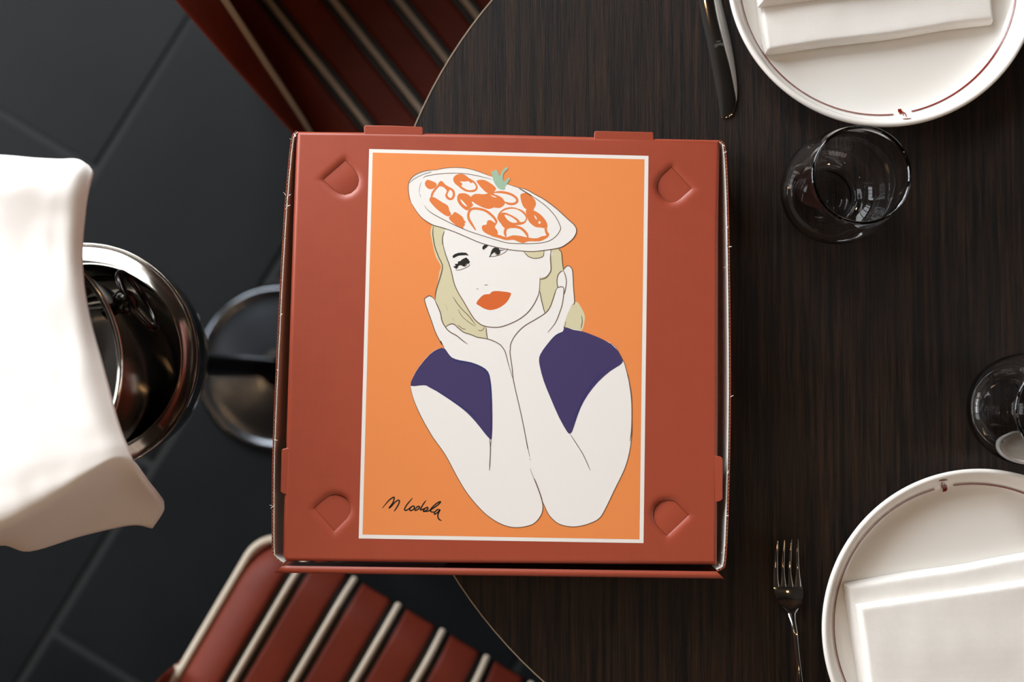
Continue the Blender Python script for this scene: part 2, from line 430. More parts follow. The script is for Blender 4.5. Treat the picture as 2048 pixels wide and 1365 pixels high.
for f, (h0, h1) in zip(flaps, hinge):                  # the die-cut flaps, hinged on their straight edge and pressed in
    a, b = Vector(h0), Vector(h1); ax = (b-a).normalized(); nn = Vector((-ax.y, ax.x))
    g = offset(f, -0.55); dmax = max(abs((Vector(p)-a).dot(nn)) for p in g)
    def fm(p, a=a, nn=nn, dmax=dmax):
        d = abs((Vector(p)-a).dot(nn))/dmax
        return L(p, -.0015-.0016*d + .0007*math.sin(math.pi*min(1, d)))
    cx = sum(p[0] for p in g)/len(g); cy = sum(p[1] for p in g)/len(g)
    V, F = [], []
    rings([[fm((cx+(p[0]-cx)*r, cy+(p[1]-cy)*r)) for p in g] for r in (1.0, .9, .75, .55, .3, .12)])
    n = len(g); i0 = len(V)-n; V += [fm((cx, cy))]
    for k in range(n):
        t = (i0+k, i0+(k+1) % n, i0+n)
        F.append(t if (V[t[1]]-V[t[0]]).cross(V[t[2]]-V[t[0]]).z > 0 else tuple(reversed(t)))
    b0 = len(V); m_ = n                                  # its cut edge
    V += [fm(tuple(p)) for p in g]+[fm(tuple(p))-Vector((0, 0, .0018)) for p in g]
    F += [(b0+k, b0+(k+1) % n, b0+n+(k+1) % n, b0+n+k) for k in range(n)]
    mesh('cut_flap', V, F, M['lid'], lid, 60)
def slab(name, pts, ztop, thick, material, parent, bev=.0006, mapper=L, sink=0.0):
    n = len(pts); top = [mapper(p, ztop if 0 < i < n-1 else ztop-sink) for i, p in enumerate(pts)]; bot = [p-Vector((0, 0, thick)) for p in top]
    V = top+bot; F = [tuple(range(n)), tuple(reversed(range(n, 2*n)))]+[(k, n+k, n+(k+1) % n, (k+1) % n) for k in range(n)]
    o = orient(mesh(name, V, F, material, parent, 35)); bevel(o, bev, 2); return o
for pts in (Z5([(1165,300),(1165,145),(1180,128),(1500,131),(1885,147),(1897,160),(1898,300)]),
            Z6([(176,300),(178,152),(192,137),(550,143),(900,150),(911,162),(915,300)]),
            [(590,897),(577,896),(564,899),(563,903),(561,984),(564,987),(577,992),(590,991)],
            [(1420,909),(1431,911.5),(1443,914.5),(1446,919),(1445.6,999),(1441,1003),(1429,1006),(1420,1006)]):
    slab('locking_tab', pts, .0001, .0022, M['lid'], lid, sink=.0007)
# side flaps of the lid, tucked down inside the walls; front one added to darken its gap
for pts in ([(575,886),(589,450),(596,268)], [(1433,880),(1434,460),(1437,286)], [(570,1119),(900,1123),(1432,1127)]):
    a = [P(p[0], p[1], LZ-.003) for p in pts]
    V = a+[p-Vector((0, 0, .036)) for p in a]
    o = mesh('side_flap', V, [(0,1,4,3),(1,2,5,4)], M['lid'], lid)
    m = o.modifiers.new('card', 'SOLIDIFY'); m.thickness = .0018; m.offset = 0
# base walls of corrugated card: two liners and the flute between them
def wall_path(px, z):
    return catmull([P(a, b, z) for a, b in px], 6)
def corrugated(px, ztop, side):
    path = wall_path(px, ztop); top = path
    nrm = []
    for i in range(len(path)):
        t = path[min(i+1, len(path)-1)]-path[max(i-1, 0)]; t.z = 0; t.normalize()
        nrm.append(Vector((t.y, -t.x, 0))*side)       # inwards
    def sheet(off, th, jitter=0.0, drop=.044):
        V, F = [], []
        for p, q in zip(path, nrm):
            j = random.uniform(-jitter, jitter)
            for o_, z in ((off, j), (off+th, j), (off+th, -drop), (off, -drop)):
                V.append(p+q*o_+Vector((0, 0, z)))
        n = len(path)
        for i in range(n-1):
            for k in range(4):
                k2 = (k+1) % 4; F.append((i*4+k, i*4+k2, (i+1)*4+k2, (i+1)*4+k))
        F += [(0,1,2,3), tuple((n-1)*4+k for k in (3,2,1,0))]
        return V, F
    w = orient(mesh('side_wall', *sheet(0, .0004), M['lid'], boxo, label='corrugated side wall with raw cut edge'))
    orient(mesh('inner_liner', *sheet(.0016, .0004, .0003), M['card_white'], w))
    # flute
    V, F = [], []; L_ = [0]
    for a, b in zip(path, path[1:]): L_.append(L_[-1]+(b-a).length)
    n = int(L_[-1]/.0007); i = 0
    for k in range(n+1):
        s = L_[-1]*k/n
        while i < len(path)-2 and L_[i+1] < s: i += 1
        u = (s-L_[i])/max(1e-9, L_[i+1]-L_[i]); p = path[i].lerp(path[i+1], u); q = nrm[i].lerp(nrm[i+1], u)
        o_ = .001+.00055*math.sin(k*math.pi/2+.4)
        V += [p+q*o_+Vector((0, 0, -.0004)), p+q*o_+Vector((0, 0, -.02))]
        if k: F.append((2*k-2, 2*k, 2*k+1, 2*k-1))
    fl = mesh('flute', V, F, M['card_kraft'], w); m = fl.modifiers.new('paper', 'SOLIDIFY'); m.thickness = .0003; m.offset = 0
    # torn paper fibres on the cut edge
    V, F = [], []
    for k in range(16):
        t = random.random(); i = int(t*(len(path)-1)); p = path[i]+nrm[i]*random.uniform(.0002, .003)
        d = Vector((random.uniform(-1, 1), random.uniform(-1.5, 1.5), .4)).normalized()*random.uniform(.001, .0035)
        s = d.cross(Vector((0, 0, 1))).normalized()*.0003; b = len(V)
        V += [p-s, p+s, p+s*.5+d, p-s*.5+d]; F.append((b, b+1, b+2, b+3))
    fb = tag(mesh('torn_fibres', V, F, M['card_white'], w), kind='stuff'); m = fb.modifiers.new('paper', 'SOLIDIFY'); m.thickness = .0003
    return w
WZ = LZ-.0015
corrugated([(592.4,261),(584,272),(578.5,307),(571,391),(566.6,450),(555,665),(545.5,880),(543.6,1012),(543.8,1100),(549,1117),(565,1130)], WZ, -1)
corrugated([(1441,280),(1450,291.6),(1454.5,336.7),(1458.5,460),(1461.5,700),(1460.8,880),(1456,1056),(1451.5,1126),(1446,1138),(1435.5,1143.8)], WZ, 1)
# back wall, bottom, front wall rolled over double
bk = [P(594,266,LZ-.003), P(1440,283,LZ-.003)]
o = mesh('back_wall', bk+[p-Vector((0,0,.041)) for p in bk], [(0,1,3,2)], M['lid'], boxo)
m = o.modifiers.new('card', 'SOLIDIFY'); m.thickness = .002; m.offset = 0
bt = [P(*p, TZ+.0025) for p in ((600,272),(1430,286),(1438,1110),(574,1100))]
o = mesh('bottom_panel', bt, [(0,1,2,3)], M['card_white'], boxo); m = o.modifiers.new('card', 'SOLIDIFY'); m.thickness = .002
fa, fb_ = P(566,1138,LZ-.005), P(1432,1149.5,LZ-.005)
dirx = (fb_-fa).normalized(); out = Vector((dirx.y, -dirx.x, 0))
cs = [(-.0022, 0), (-.0026, .0016), (-.0012, .003), (.0012, .0030), (.0030, .0016), (.0036, -.002), (.0040, -.040), (.0020, -.040), (.0016, -.004), (0, -.002)]
secs = []
for t, cut in ((0, 1), (.01, 1), (.5, 1), (.99, 1), (1, 1)):
    base = fa.lerp(fb_, t); s = []
    for a, b in cs:
        skew = (-1 if t < .3 else 1 if t > .7 else 0)*max(0, a+.0026)*1.1 if t in (0, 1) else 0
        s.append(base+out*a+Vector((0, 0, b))+dirx*skew)
    secs.append(s)
orient(mesh('front_wall', *loft(secs), M['lid'], boxo, 50, label='rolled-over front wall'))

# ------------------------------------------------------------------ the print on the lid
LAYER = .00003
def poly(name, pts, layer, material, parent, sm=2, holes=()):
    ls = []
    for l in [pts]+list(holes):
        ls.append([tuple(p) for p in (catmull(l, sm, True) if sm > 1 else [Vector(q) for q in l])])
    V, F = flat(ls, LAYER*layer, L)
    return mesh(name, V, F, material, parent)
def stroke_vf(pts, w, layer, n=6, taper=True, mapper=None):
    c = catmull([Vector(p) for p in pts], n) if len(pts) > 2 else [Vector(p) for p in pts]
    mp = mapper or (lambda p, z: L(p, z)); V, F = [], []; N = len(c)
    for i, p in enumerate(c):
        t = (c[min(i+1, N-1)]-c[max(i-1, 0)]).normalized(); s = Vector((-t.y, t.x))
        ww = w/2*(min(1, .45+.55*min(i, N-1-i)/max(1, .12*N)) if taper else 1)
        V += [mp(tuple(p-s*ww), LAYER*layer), mp(tuple(p+s*ww), LAYER*layer)]
        if i:
            q = (2*i-2, 2*i-1, 2*i+1, 2*i)
            F.append(q if (V[q[1]]-V[q[0]]).cross(V[q[2]]-V[q[0]]).z > 0 else tuple(reversed(q)))
    return V, F
def strokes(name, lst, layer, material, parent, split=True):
    if split:
        return [mesh(name, *stroke_vf(p, w*.98, layer+.012*i), material, parent) for i, (p, w) in enumerate(lst)][0]
    return mesh(name, *join(*[stroke_vf(p, w, layer) for p, w in lst]), material, parent)
pr = poly('print_border', [(738.3,298.2),(1297,312),(1287,1087),(717.4,1077.6)], 1, M['print_white'], lid, 1)
pr['label'] = 'white border of the printed picture'
poly('print_ground', [(745.5,305.4),(1289,318.9),(1279,1079.6),(725,1069.8)], 2, M['print_orange'], lid, 1)['label'] = 'orange ground of the printed picture'
# hair
poly('print_hair', Z1([(345,715),(322,740),(312,800)])+Z2([(130,30),(145,110),(180,250),(240,355),(222,420),(205,530),(182,620),(172,720),(185,780),(240,920),(262,1010),(300,1075),(420,1080),(600,1165),(770,1190),(745,1045),(800,900),(520,750),(440,550),(380,350),(320,200),(300,20)])+Z1([(460,740)]), 3, M['print_hair'], lid)
poly('print_hair', Z2([(1490,150),(1580,160),(1608,200),(1618,290),(1630,370),(1640,430),(1640,600),(1580,720),(1480,850),(1420,897),(1385,760),(1355,640),(1340,560),(1360,500),(1430,470),(1470,400),(1480,280)]), 3, M['print_hair'], lid)
poly('print_hair', Z2([(1735,790),(1760,768),(1792,766),(1835,830),(1875,920),(1868,1010),(1838,1095),(1740,1082),(1630,1075),(1620,1000),(1680,830)]), 3, M['print_hair'], lid)
# white figure: arms, hands, neck
body = (Z2([(100,695),(60,720),(52,745),(80,840),(130,980),(180,1120),(250,1250)])+
        Z3([(370,320),(320,325),(250,370),(160,475),(110,560),(88,638),(110,740),(150,840),(200,940),(270,1060)])+
        Z4([(560,115),(630,215),(710,365),(785,485),(880,595),(960,660),(1040,700),(1120,714),(1200,703),(1250,680),(1290,630),(1303,580),(1301,548),(1312,558),(1345,625),(1400,680),(1460,703),(1530,708),(1610,692),(1690,655),(1735,590),(1800,455),(1870,310),(1905,190),(1922,60)])+
        Z3([(1936,900),(1933,720),(1912,600),(1885,480),(1865,425),(1800,310),(1700,250),(1530,182),(1385,150)])+
        Z2([(1635,1060),(1640,1010),(1680,900),(1712,830),(1730,790),(1755,765),(1746,600),(1735,420),(1715,368),(1680,352),(1650,372),(1632,408),(1600,420),(1570,460),(1558,520),(1568,595),(1545,630),(1535,660),(1510,740),(1475,830),(1420,895),(1385,760),(1358,640),(1300,700),(1000,950),(760,1000),(757,1120),(765,1185),(650,1165),(590,1140),(500,1110),(440,1065),(390,1020),(350,1015),(310,1035),(290,1052),(250,980),(230,890),(190,790),(165,735),(130,703)]))
poly('print_figure', body, 4, M['print_white_fig'], lid, 2)
poly('print_face', Z1([(480,760),(452,800)])+Z2([(258,20),(262,110),(290,220),(330,330),(360,430),(388,550),(430,650),(490,750),(560,870),(620,960),(690,1020),(760,1045),(850,1054),(930,1045),(1030,1010),(1130,960),(1220,890),(1290,800),(1340,700),(1358,620),(1365,500),(1430,478),(1473,430),(1488,380),(1483,270),(1476,165),(1000,60),(600,-20)]), 5, M['print_white_fig'], lid)
poly('print_hair', Z2([(1180,165),(1200,215),(1240,250),(1300,268),(1360,262),(1400,240),(1412,200),(1415,160)]), 6, M['print_hair'], lid)
# dress
dl = Z3([(370,322),(320,327),(250,372),(160,477),(110,562),(88,636),(160,634),(230,635),(320,690),(400,742),(490,805),(560,862),(630,935),(690,1010),(742,1072),(768,1074),(773,900),(768,700),(757,590),(738,520),(685,475),(590,438),(500,422),(435,400),(400,360)])
dr = Z3([(1362,180),(1370,150),(1400,150),(1450,168),(1530,182),(1620,215),(1700,250),(1760,285),(1805,325),(1845,380),(1863,425),(1842,460),(1760,512),(1660,600),(1570,712),(1510,820),(1470,930),(1440,1018),(1420,1036),(1398,1022),(1330,902),(1255,730),(1200,592),(1168,470),(1163,400),(1190,345),(1240,280),(1290,222)])
poly('print_dress', dl, 6, M['print_purple'], lid)
poly('print_dress', dr, 6, M['print_purple'], lid)
strokes('print_seam', [(Z3([(430,400),(480,432),(590,447),(680,482),(732,530),(752,610),(760,720),(764,900),(758,1060)]), 2.6),
                       (Z3([(225,635),(330,690),(460,775),(590,860),(655,925)]), 1.8), (Z3([(690,970),(745,1040)]), 2.0),
                       (Z3([(1745,485),(1650,570),(1560,690),(1500,820),(1430,970)]), 2.0),
                       (Z3([(1190,345),(1290,225),(1360,185)]), 1.6)], 7, M['print_blue'], lid)
# pizza hat
hat = Z1([(85,330),(95,270),(140,215),(220,175),(300,157),(360,158),(450,138),(560,130),(690,140),(800,170),(930,220),(1100,300),(1200,330),(1290,355),(1400,415),(1480,460),(1600,550),(1720,660),(1780,715),(1805,760),(1800,810),(1760,870),(1680,930),(1620,955),(1500,975),(1370,990),(1240,985),(1110,970),(980,945),(820,900),(700,850),(560,790),(430,745),(330,715),(230,650),(170,580),(120,500),(95,430)])
poly('print_hat', hat, 7, M['print_white_fig'], lid)
poly('print_hat_shade', Z1([(95,292),(100,265),(145,215),(220,177),(300,157),(345,158),(250,197),(180,235)]), 8, M['print_grey'], lid)
T = [([(255,290),(275,258),(310,262),(370,290),(372,320),(345,345),(300,352),(265,325)], []),
     ([(318,430),(360,440),(430,485),(490,520),(505,570),(525,610),(495,632),(440,605),(370,550),(320,495),(300,460)], []),
     ([(390,300),(405,276),(430,268),(470,310),(535,345),(560,375),(563,420),(545,455),(510,465),(475,445),(463,410),(480,375),(462,345),(430,325),(400,322)], [[(512,358),(535,380),(540,410),(525,442),(500,435),(485,405)]]),
     ([(545,240),(570,210),(610,195),(655,200),(710,240),(760,270),(790,310),(795,345),(770,375),(720,382),(660,370),(600,325),(555,285)], [[(613,272),(660,275),(700,270),(725,290),(748,283),(776,320),(770,350),(730,362),(680,355),(625,318),(642,300)]]),
     ([(785,265),(850,255),(900,275),(960,315),(985,350),(965,375),(960,400),(900,395),(850,355),(810,310)], []),
     ([(720,440),(770,400),(860,405),(920,392),(1000,415),(1050,445),(1075,490),(1060,520),(1020,545),(960,540),(910,555),(850,540),(790,510),(745,480)], [[(925,413),(960,420),(993,437),(960,433)]]),
     ([(600,400),(670,395),(720,425),(745,465),(735,490),(750,515),(720,545),(690,570),(650,550),(610,510),(585,460)], [[(616,455),(640,470),(670,505),(690,532),(660,518),(632,490)]]),
     ([(1240,400),(1285,390),(1330,410),(1380,460),(1392,510),(1375,545),(1360,575),(1310,565),(1270,540),(1245,490),(1232,430)], []),
     ([(1300,556),(1365,568),(1430,605),(1475,650),(1505,700),(1505,750),(1440,745),(1390,740),(1345,710),(1312,670),(1288,590)], [[(1374,618),(1392,635),(1402,664),(1386,655)], [(1418,685),(1432,680),(1440,695),(1428,710),(1418,700)]]),
     ([(930,830),(975,815),(1030,825),(1090,845),(1150,825),(1230,830),(1320,850),(1400,855),(1450,835),(1500,825),(1520,795),(1525,830),(1490,860),(1430,885),(1340,885),(1300,890),(1260,905),(1210,890),(1160,870),(1090,875),(1020,855)], []),
     ([(1000,625),(1025,580),(1080,545),(1150,537),(1220,555),(1275,585),(1302,640),(1292,680),(1260,710),(1190,722),(1140,735),(1075,755),(1030,700),(1000,660)], [[(1030,600),(1060,572),(1130,552),(1200,560),(1260,600),(1290,645),(1270,683),(1228,688),(1215,665),(1160,628),(1090,596),(1050,592)], [(1068,615),(1110,622),(1165,652),(1203,690),(1150,695),(1100,665)]]),
     ([(895,675),(930,670),(960,690),(985,710),(970,740),(995,775),(1000,815),(960,830),(900,815),(850,780),(838,745),(850,720),(885,715)], []),
     ([(565,585),(640,635),(655,670),(675,690),(660,700),(665,720),(645,740),(655,755),(600,740),(545,700),(502,655),(515,625),(540,610)], [])]
for i, (a, hs) in enumerate(T):
    poly('print_topping', Z1(a), 8+.07*i, M['print_topping'], lid, 2, [Z1(h) for h in hs])
strokes('print_topping', [(Z1([(318,440),(340,380),(385,325),(410,295)]), 4.2),
                          (Z1([(955,385),(1040,382),(1130,402),(1188,440),(1200,475),(1170,500),(1120,502),(1060,480)]), 4.6),
                          (Z1([(1490,745),(1497,785),(1512,825)]), 5.0),
                          (Z1([(1085,840),(1074,795),(1092,750),(1150,736),(1230,748),(1290,800),(1312,850)]), 5.2),
                          (Z1([(775,770),(735,710),(702,650),(705,590),(735,555),(800,552),(880,575),(950,630),(985,680),(980,710)]), 4.8)], 9.05, M['print_topping'], lid)
poly('print_leaf', Z1([(930,172),(955,170),(970,155),(995,160),(1010,200),(1025,215),(1045,165),(1080,130),(1103,130),(1100,150),(1060,190),(1053,240),(1065,275),(1090,250),(1120,235),(1127,250),(1095,300),(1075,330),(1078,350),(1050,358),(1010,345),(980,310),(955,260),(945,215)]), 9.9, M['print_green'], lid)
# face
poly('print_lips', Z2([(640,780),(680,720),(730,680),(790,675),(815,650),(860,640),(940,645),(1030,660),(1030,690),(1000,750),(950,800),(880,840),(800,857),(730,840),(680,810)]), 6, M['print_lips'], lid)
poly('print_eyebrow', Z10([(150,470),(200,425),(300,385),(420,372),(550,380),(575,410),(615,445),(600,465),(550,450),(430,455),(330,465),(240,505),(180,540),(150,510)]), 6, M['print_black'], lid, 1)
poly('print_eye', Z10([(545,515),(620,580),(630,610),(660,645),(625,705),(570,700),(540,720),(520,770),(480,785),(440,770),(410,750),(370,745),(330,765),(305,785),(315,810),(265,850),(200,820),(165,775),(235,770),(215,705),(300,700),(310,630),(370,625),(430,570)]), 6, M['print_black'], lid, 1)
poly('print_iris', Z10([(540,712),(590,708),(575,750),(525,792),(490,788),(520,770)]), 6.5, M['print_iris'], lid, 1)
poly('print_eyebrow', Z10([(1080,145),(1210,160),(1180,180),(1130,235),(1045,295),(1020,260),(1025,200)]), 8, M['print_black'], lid, 1)
poly('print_eye', Z10([(1380,225),(1440,235),(1510,255),(1510,290),(1590,297),(1690,290),(1600,315),(1530,325),(1550,355),(1530,410),(1480,440),(1430,410),(1390,365),(1340,385),(1290,430),(1255,495),(1230,512),(1215,505),(1245,455),(1275,350),(1320,260)]), 8, M['print_black'], lid, 1)
poly('print_iris', Z10([(1372,372),(1390,365),(1430,410),(1480,440),(1500,445),(1440,465),(1405,430)]), 8.4, M['print_iris'], lid, 1)
strokes('print_eyeline', [(Z10([(250,845),(262,885),(350,880),(480,840),(590,790),(638,745),(640,705)]), 1.0),
                          (Z10([(1250,490),(1350,485),(1500,450),(1620,400),(1720,330),(1768,240)]), 1.0),
                          (Z2([(733,573),(750,570),(772,571)]), 0.9), (Z2([(643,613),(655,617),(664,616)]), 0.9)], 8.5, M['print_line_dark'], lid)
LN = [(Z2([(258,20),(262,110),(290,220),(330,330),(360,430),(388,550),(430,650),(490,750),(560,870),(620,960),(690,1020),(760,1045),(850,1054),(930,1045),(1030,1010),(1130,960),(1220,890),(1290,800),(1340,700),(1358,620),(1365,485)]), 1.7),
      (Z1([(455,780),(435,850),(436,910)])+Z2([(262,110)]), 1.6),
      (Z1([(340,725),(335,800)])+Z2([(150,30),(170,140),(215,260),(255,355),(230,480),(195,590),(175,680),(172,735)]), 1.7),
      (Z2([(1365,508),(1430,488),(1478,430),(1490,380),(1484,270),(1490,170)]), 1.8),
      (Z2([(1575,160),(1608,200),(1618,290),(1630,400)]), 1.7),
      (Z2([(1362,640),(1385,760),(1420,895)]), 1.6),
      (Z2([(1180,190),(1210,225),(1240,250),(1300,268),(1360,262),(1402,240),(1412,180)]), 1.5),
      (Z2([(165,735),(130,703),(100,695),(60,720),(52,745),(80,840),(130,980),(180,1120),(250,1250)])+Z3([(340,260),(370,320)]), 1.5),
      (Z2([(165,735),(195,800),(232,890),(250,980),(290,1052),(340,1105),(420,1150),(480,1200),(540,1243)]), 1.8),
      (Z2([(290,1052),(310,1035),(350,1015),(390,1020),(440,1065),(500,1110),(590,1140),(650,1165),(765,1185),(850,1215),(910,1250)])+Z3([(845,300),(878,350),(905,450),(940,570)]), 1.7),
      (Z2([(752,1050),(757,1120),(768,1185)]), 1.7),
      (Z2([(1632,408),(1600,420),(1570,460),(1558,520),(1568,595),(1600,590),(1630,600),(1637,640),(1620,780),(1590,880),(1540,1000),(1455,1110)]), 1.6),
      (Z2([(1632,408),(1655,470),(1665,540),(1650,640),(1630,690)]), 1.6),
      (Z2([(1568,595),(1545,630),(1535,660),(1510,740),(1475,830),(1420,895),(1310,965),(1200,1030),(1120,1100),(1060,1180),(1030,1250)])+Z3([(922,320),(920,370),(935,470),(945,570),(965,670),(1000,820),(1030,960),(1068,1160)])+Z4([(1190,120),(1213,222)]), 1.6),
      (Z2([(1632,400),(1650,372),(1680,352),(1715,368),(1735,420),(1746,600),(1757,765),(1740,795)]), 1.5),
      (Z2([(1835,920),(1845,980),(1830,1070)]), 1.1), (Z2([(1660,990),(1645,1050)]), 1.4),
      (Z3([(85,640),(110,740),(150,840),(200,940),(270,1060)])+Z4([(560,115),(630,215),(710,365),(785,485),(880,595),(960,660),(1040,700),(1120,714),(1200,703),(1250,680),(1290,630),(1303,580),(1295,520),(1262,420),(1240,370),(1215,305)]), 1.3),
      (Z4([(1240,370),(1265,430),(1300,530),(1312,558),(1345,625),(1400,680),(1460,703),(1530,708),(1610,692),(1690,655),(1735,590),(1800,455),(1870,310),(1905,190),(1922,60)])+Z3([(1938,900),(1935,720),(1914,600),(1885,480),(1865,425),(1800,310),(1740,275)]), 1.3),
      (Z3([(1905,540),(1930,700),(1938,830),(1935,1000),(1922,1100)]), 1.8),
      (Z3([(1422,1040),(1500,1160)])+Z4([(1590,220),(1633,318)]), 1.4),
      (Z4([(935,95),(940,160),(938,230),(933,318)]), 1.8), (Z4([(948,95),(942,150)]), 1.6),
      (Z4([(1208,233),(1222,246)]), 1.0), (Z4([(1245,375),(1270,440),(1300,525)]), 2.2)]
strokes('print_outline', LN, 7.6, M['print_line'], lid)
HL = [(Z1([(95,290),(150,245),(240,200),(310,180),(320,172)]), 0.8), (Z1([(360,155),(250,168),(150,210),(95,275),(85,350),(95,430),(115,495)]), 1.3),
      (Z1([(360,158),(450,138),(560,130),(690,140),(800,170),(930,220)]), 1.0), (Z1([(1095,298),(1200,332),(1290,355),(1400,415),(1480,460),(1600,550),(1720,660),(1780,715),(1805,760),(1800,810),(1760,870),(1680,930),(1620,955),(1500,975),(1370,990),(1240,985),(1110,970),(980,945),(820,900),(700,850),(560,790),(430,745),(330,715),(230,650),(170,580),(120,500)]), 1.5),
      (Z1([(235,240),(270,218),(380,198),(520,188),(650,192),(780,212),(940,250)]), 1.1),
      (Z1([(1210,340),(1300,395),(1400,455),(1500,530),(1590,630),(1640,730),(1640,770),(1600,830),(1530,880),(1420,905),(1250,910),(1100,902),(980,870),(850,830),(700,780),(560,720),(430,655),(330,600),(280,560),(252,522)]), 1.3),
      (Z1([(1225,345),(1290,385),(1350,420)]), 2.0), (Z1([(218,280),(200,340),(197,390)]), 0.6), (Z1([(196,400),(207,412),(212,437)]), 0.7)]
strokes('print_hat_outline', HL, 9.5, M['print_line'], lid)
strokes('print_hair_line', [(Z2([(375,705),(430,790),(490,860),(560,930),(635,1030)]), 1.4), (Z2([(432,848),(480,930),(550,990),(630,1045)]), 1.0),
                            (Z2([(285,785),(318,860)]), 0.7), (Z2([(362,940),(392,978)]), 0.7), (Z2([(430,1025),(480,1065),(520,1075)]), 1.2), (Z2([(660,1085),(700,1090),(740,1050)]), 1.2)], 4.6, M['print_line'], lid)
# signature
SG = [[(135,545),(250,410),(350,300),(455,228),(490,232),(480,300),(440,400),(360,510),(342,538),(400,490),(500,380),(595,312),(640,325),(628,400),(570,510),(500,615),(488,638)],
      [(1025,240),(960,320),(870,430),(805,535),(795,595),(850,602),(920,560),(990,505),(1050,480),(1082,505),(1068,560),(1010,602),(955,612),(948,570),(1000,505)],
      [(1085,520),(1100,600),(1130,605),(1200,560),(1235,515),(1205,490),(1150,510),(1108,570)],
      [(1425,310),(1330,440),(1270,550),(1255,592),(1300,585),(1390,540)],
      [(1390,545),(1350,600),(1350,640),(1410,615),(1470,570),(1465,520),(1410,535),(1360,590)],
      [(1350,640),(1440,638),(1530,610),(1620,550),(1750,460),(1838,375),(1825,352),(1720,410),(1600,520),(1550,590),(1562,640),(1620,655),(1665,640)],
      [(1830,585),(1765,580),(1695,635),(1660,695),(1685,718),(1760,665),(1830,590),(1790,670),(1765,760),(1785,845),(1830,888),(1882,900)]]
strokes('signature', [(Z9(s), 2.8) for s in SG], 3, M['print_black'], lid, False)['label'] = 'black handwritten signature reading M Lodola'

# ------------------------------------------------------------------ plates
PROF = [(0, .003), (.070, .003), (.072, 0), (.076, 0), (.078, .003), (.100, .0055), (.113, .012), (.1198, .0205), (.1212, .0235), (.1206, .0254), (.1190, .0260), (.1174, .0250), (.1150, .0205), (.1115, .0145), (.1060, .0098), (.0980, .0072), (.085, .0062), (.05, .006), (0, .006)]
PROF = [(r*1.048, z) for r, z in PROF]
PSM = PROF[:1]+smooth_prof(PROF[1:-1], 3)+PROF[-1:]
PIN = PSM[max(range(len(PSM)), key=lambda k: PSM[k][1]):]
def plate_z(r):
    for (r1, z1), (r2, z2) in zip(PIN, PIN[1:]):
        if r2 <= r <= r1: return z1+(z2-z1)*(r1-r)/max(1e-9, r1-r2)
    return .026
def make_plate(cpx, label, gap, hand, bar):
    base = Vector((cpx[0], cpx[1], TZ+.0006))
    t = empty('dinner_plate', base, label, 'plate', 'white china plates laid on the table')
    mesh('dish', *lathe(PSM, 160), M['china'], t, 60, world=False)
    def on(p, dz=0):
        z = TZ+.014
        for _ in range(8):
            q = P(p[0], p[1], z); r = math.hypot(q.x-base.x, q.y-base.y); z = base.z+plate_z(r)
        return Vector((q.x, q.y, z+.0010))
    a1 = on(gap[0])-base; a2 = on(gap[1])-base
    r0 = (math.hypot(a1.x, a1.y)+math.hypot(a2.x, a2.y))/2
    s, e = math.atan2(a1.y, a1.x), math.atan2(a2.y, a2.x)
    while e > s: e -= 2*math.pi                        # the long way round, from the first end to the second
    if s-e < math.pi: s, e = e+2*math.pi, s
    V, F = [], []; n = 180
    for k in range(n+1):
        a = s+(e-s)*k/n
        for r in (r0-.00055, r0+.00055): V.append((r*math.cos(a), r*math.sin(a), plate_z(r)+.0010))
        if k: F.append((2*k-2, 2*k-1, 2*k+1, 2*k))
    mesh('rim_line', V, F, M['china_red'], t, world=False, label='thin dark red line')
    V, F = join(*[flat([[tuple(q) for q in pl]], 0, on) for pl in hand+[bar]])
    mesh('emblem', V, F, M['china_red'], t, label='small dark red hand over a flat oval')
    return t, on
def thick(pts, w):
    c = catmull([Vector(p) for p in pts], 4); l, r = [], []
    for i, p in enumerate(c):
        d = (c[min(i+1, len(c)-1)]-c[max(i-1, 0)]).normalized(); s_ = Vector((-d.y, d.x))*w/2
        l.append(p+s_); r.append(p-s_)
    return [tuple(q) for q in l+r[::-1]]
ZA = conv((1770, 205, 25.6)); ZB = conv((1855, 950, 25.6))
plate1, on1 = make_plate((.3012, .3318), 'white plate with a red rim line beside the knife', ((1785.6, 229.4), (1822, 223.2)),
    [ZA([(630,360),(800,340),(830,420),(880,490),(870,560),(820,540),(815,590),(770,615),(715,590),(700,530),(645,500)]),
     thick(ZA([(840,500),(960,550),(1020,600),(1050,680),(1085,745)]), 2.0), thick(ZA([(850,510),(890,590),(920,700)]), 1.6)],
    ZA([(840,855),(950,828),(1100,815),(1250,815),(1375,828),(1250,855),(1100,880),(950,875)]))
plate2, on2 = make_plate((.3720, -.1968), 'white plate with a red rim line beside the fork', ((1905.2, 971.3), (1868.8, 979.3)),
    [ZB([(745,880),(765,750),(690,650),(690,600),(760,590),(850,590),(890,540),(960,525),(975,570),(960,640),(1000,680),(940,840)]),
     thick(ZB([(735,405),(715,480),(695,580),(720,660)]), 2.0), thick(ZB([(840,455),(815,560),(810,620)]), 1.7)],
    ZB([(540,320),(700,262),(900,240),(1040,262),(950,295),(800,325),(640,340)]))

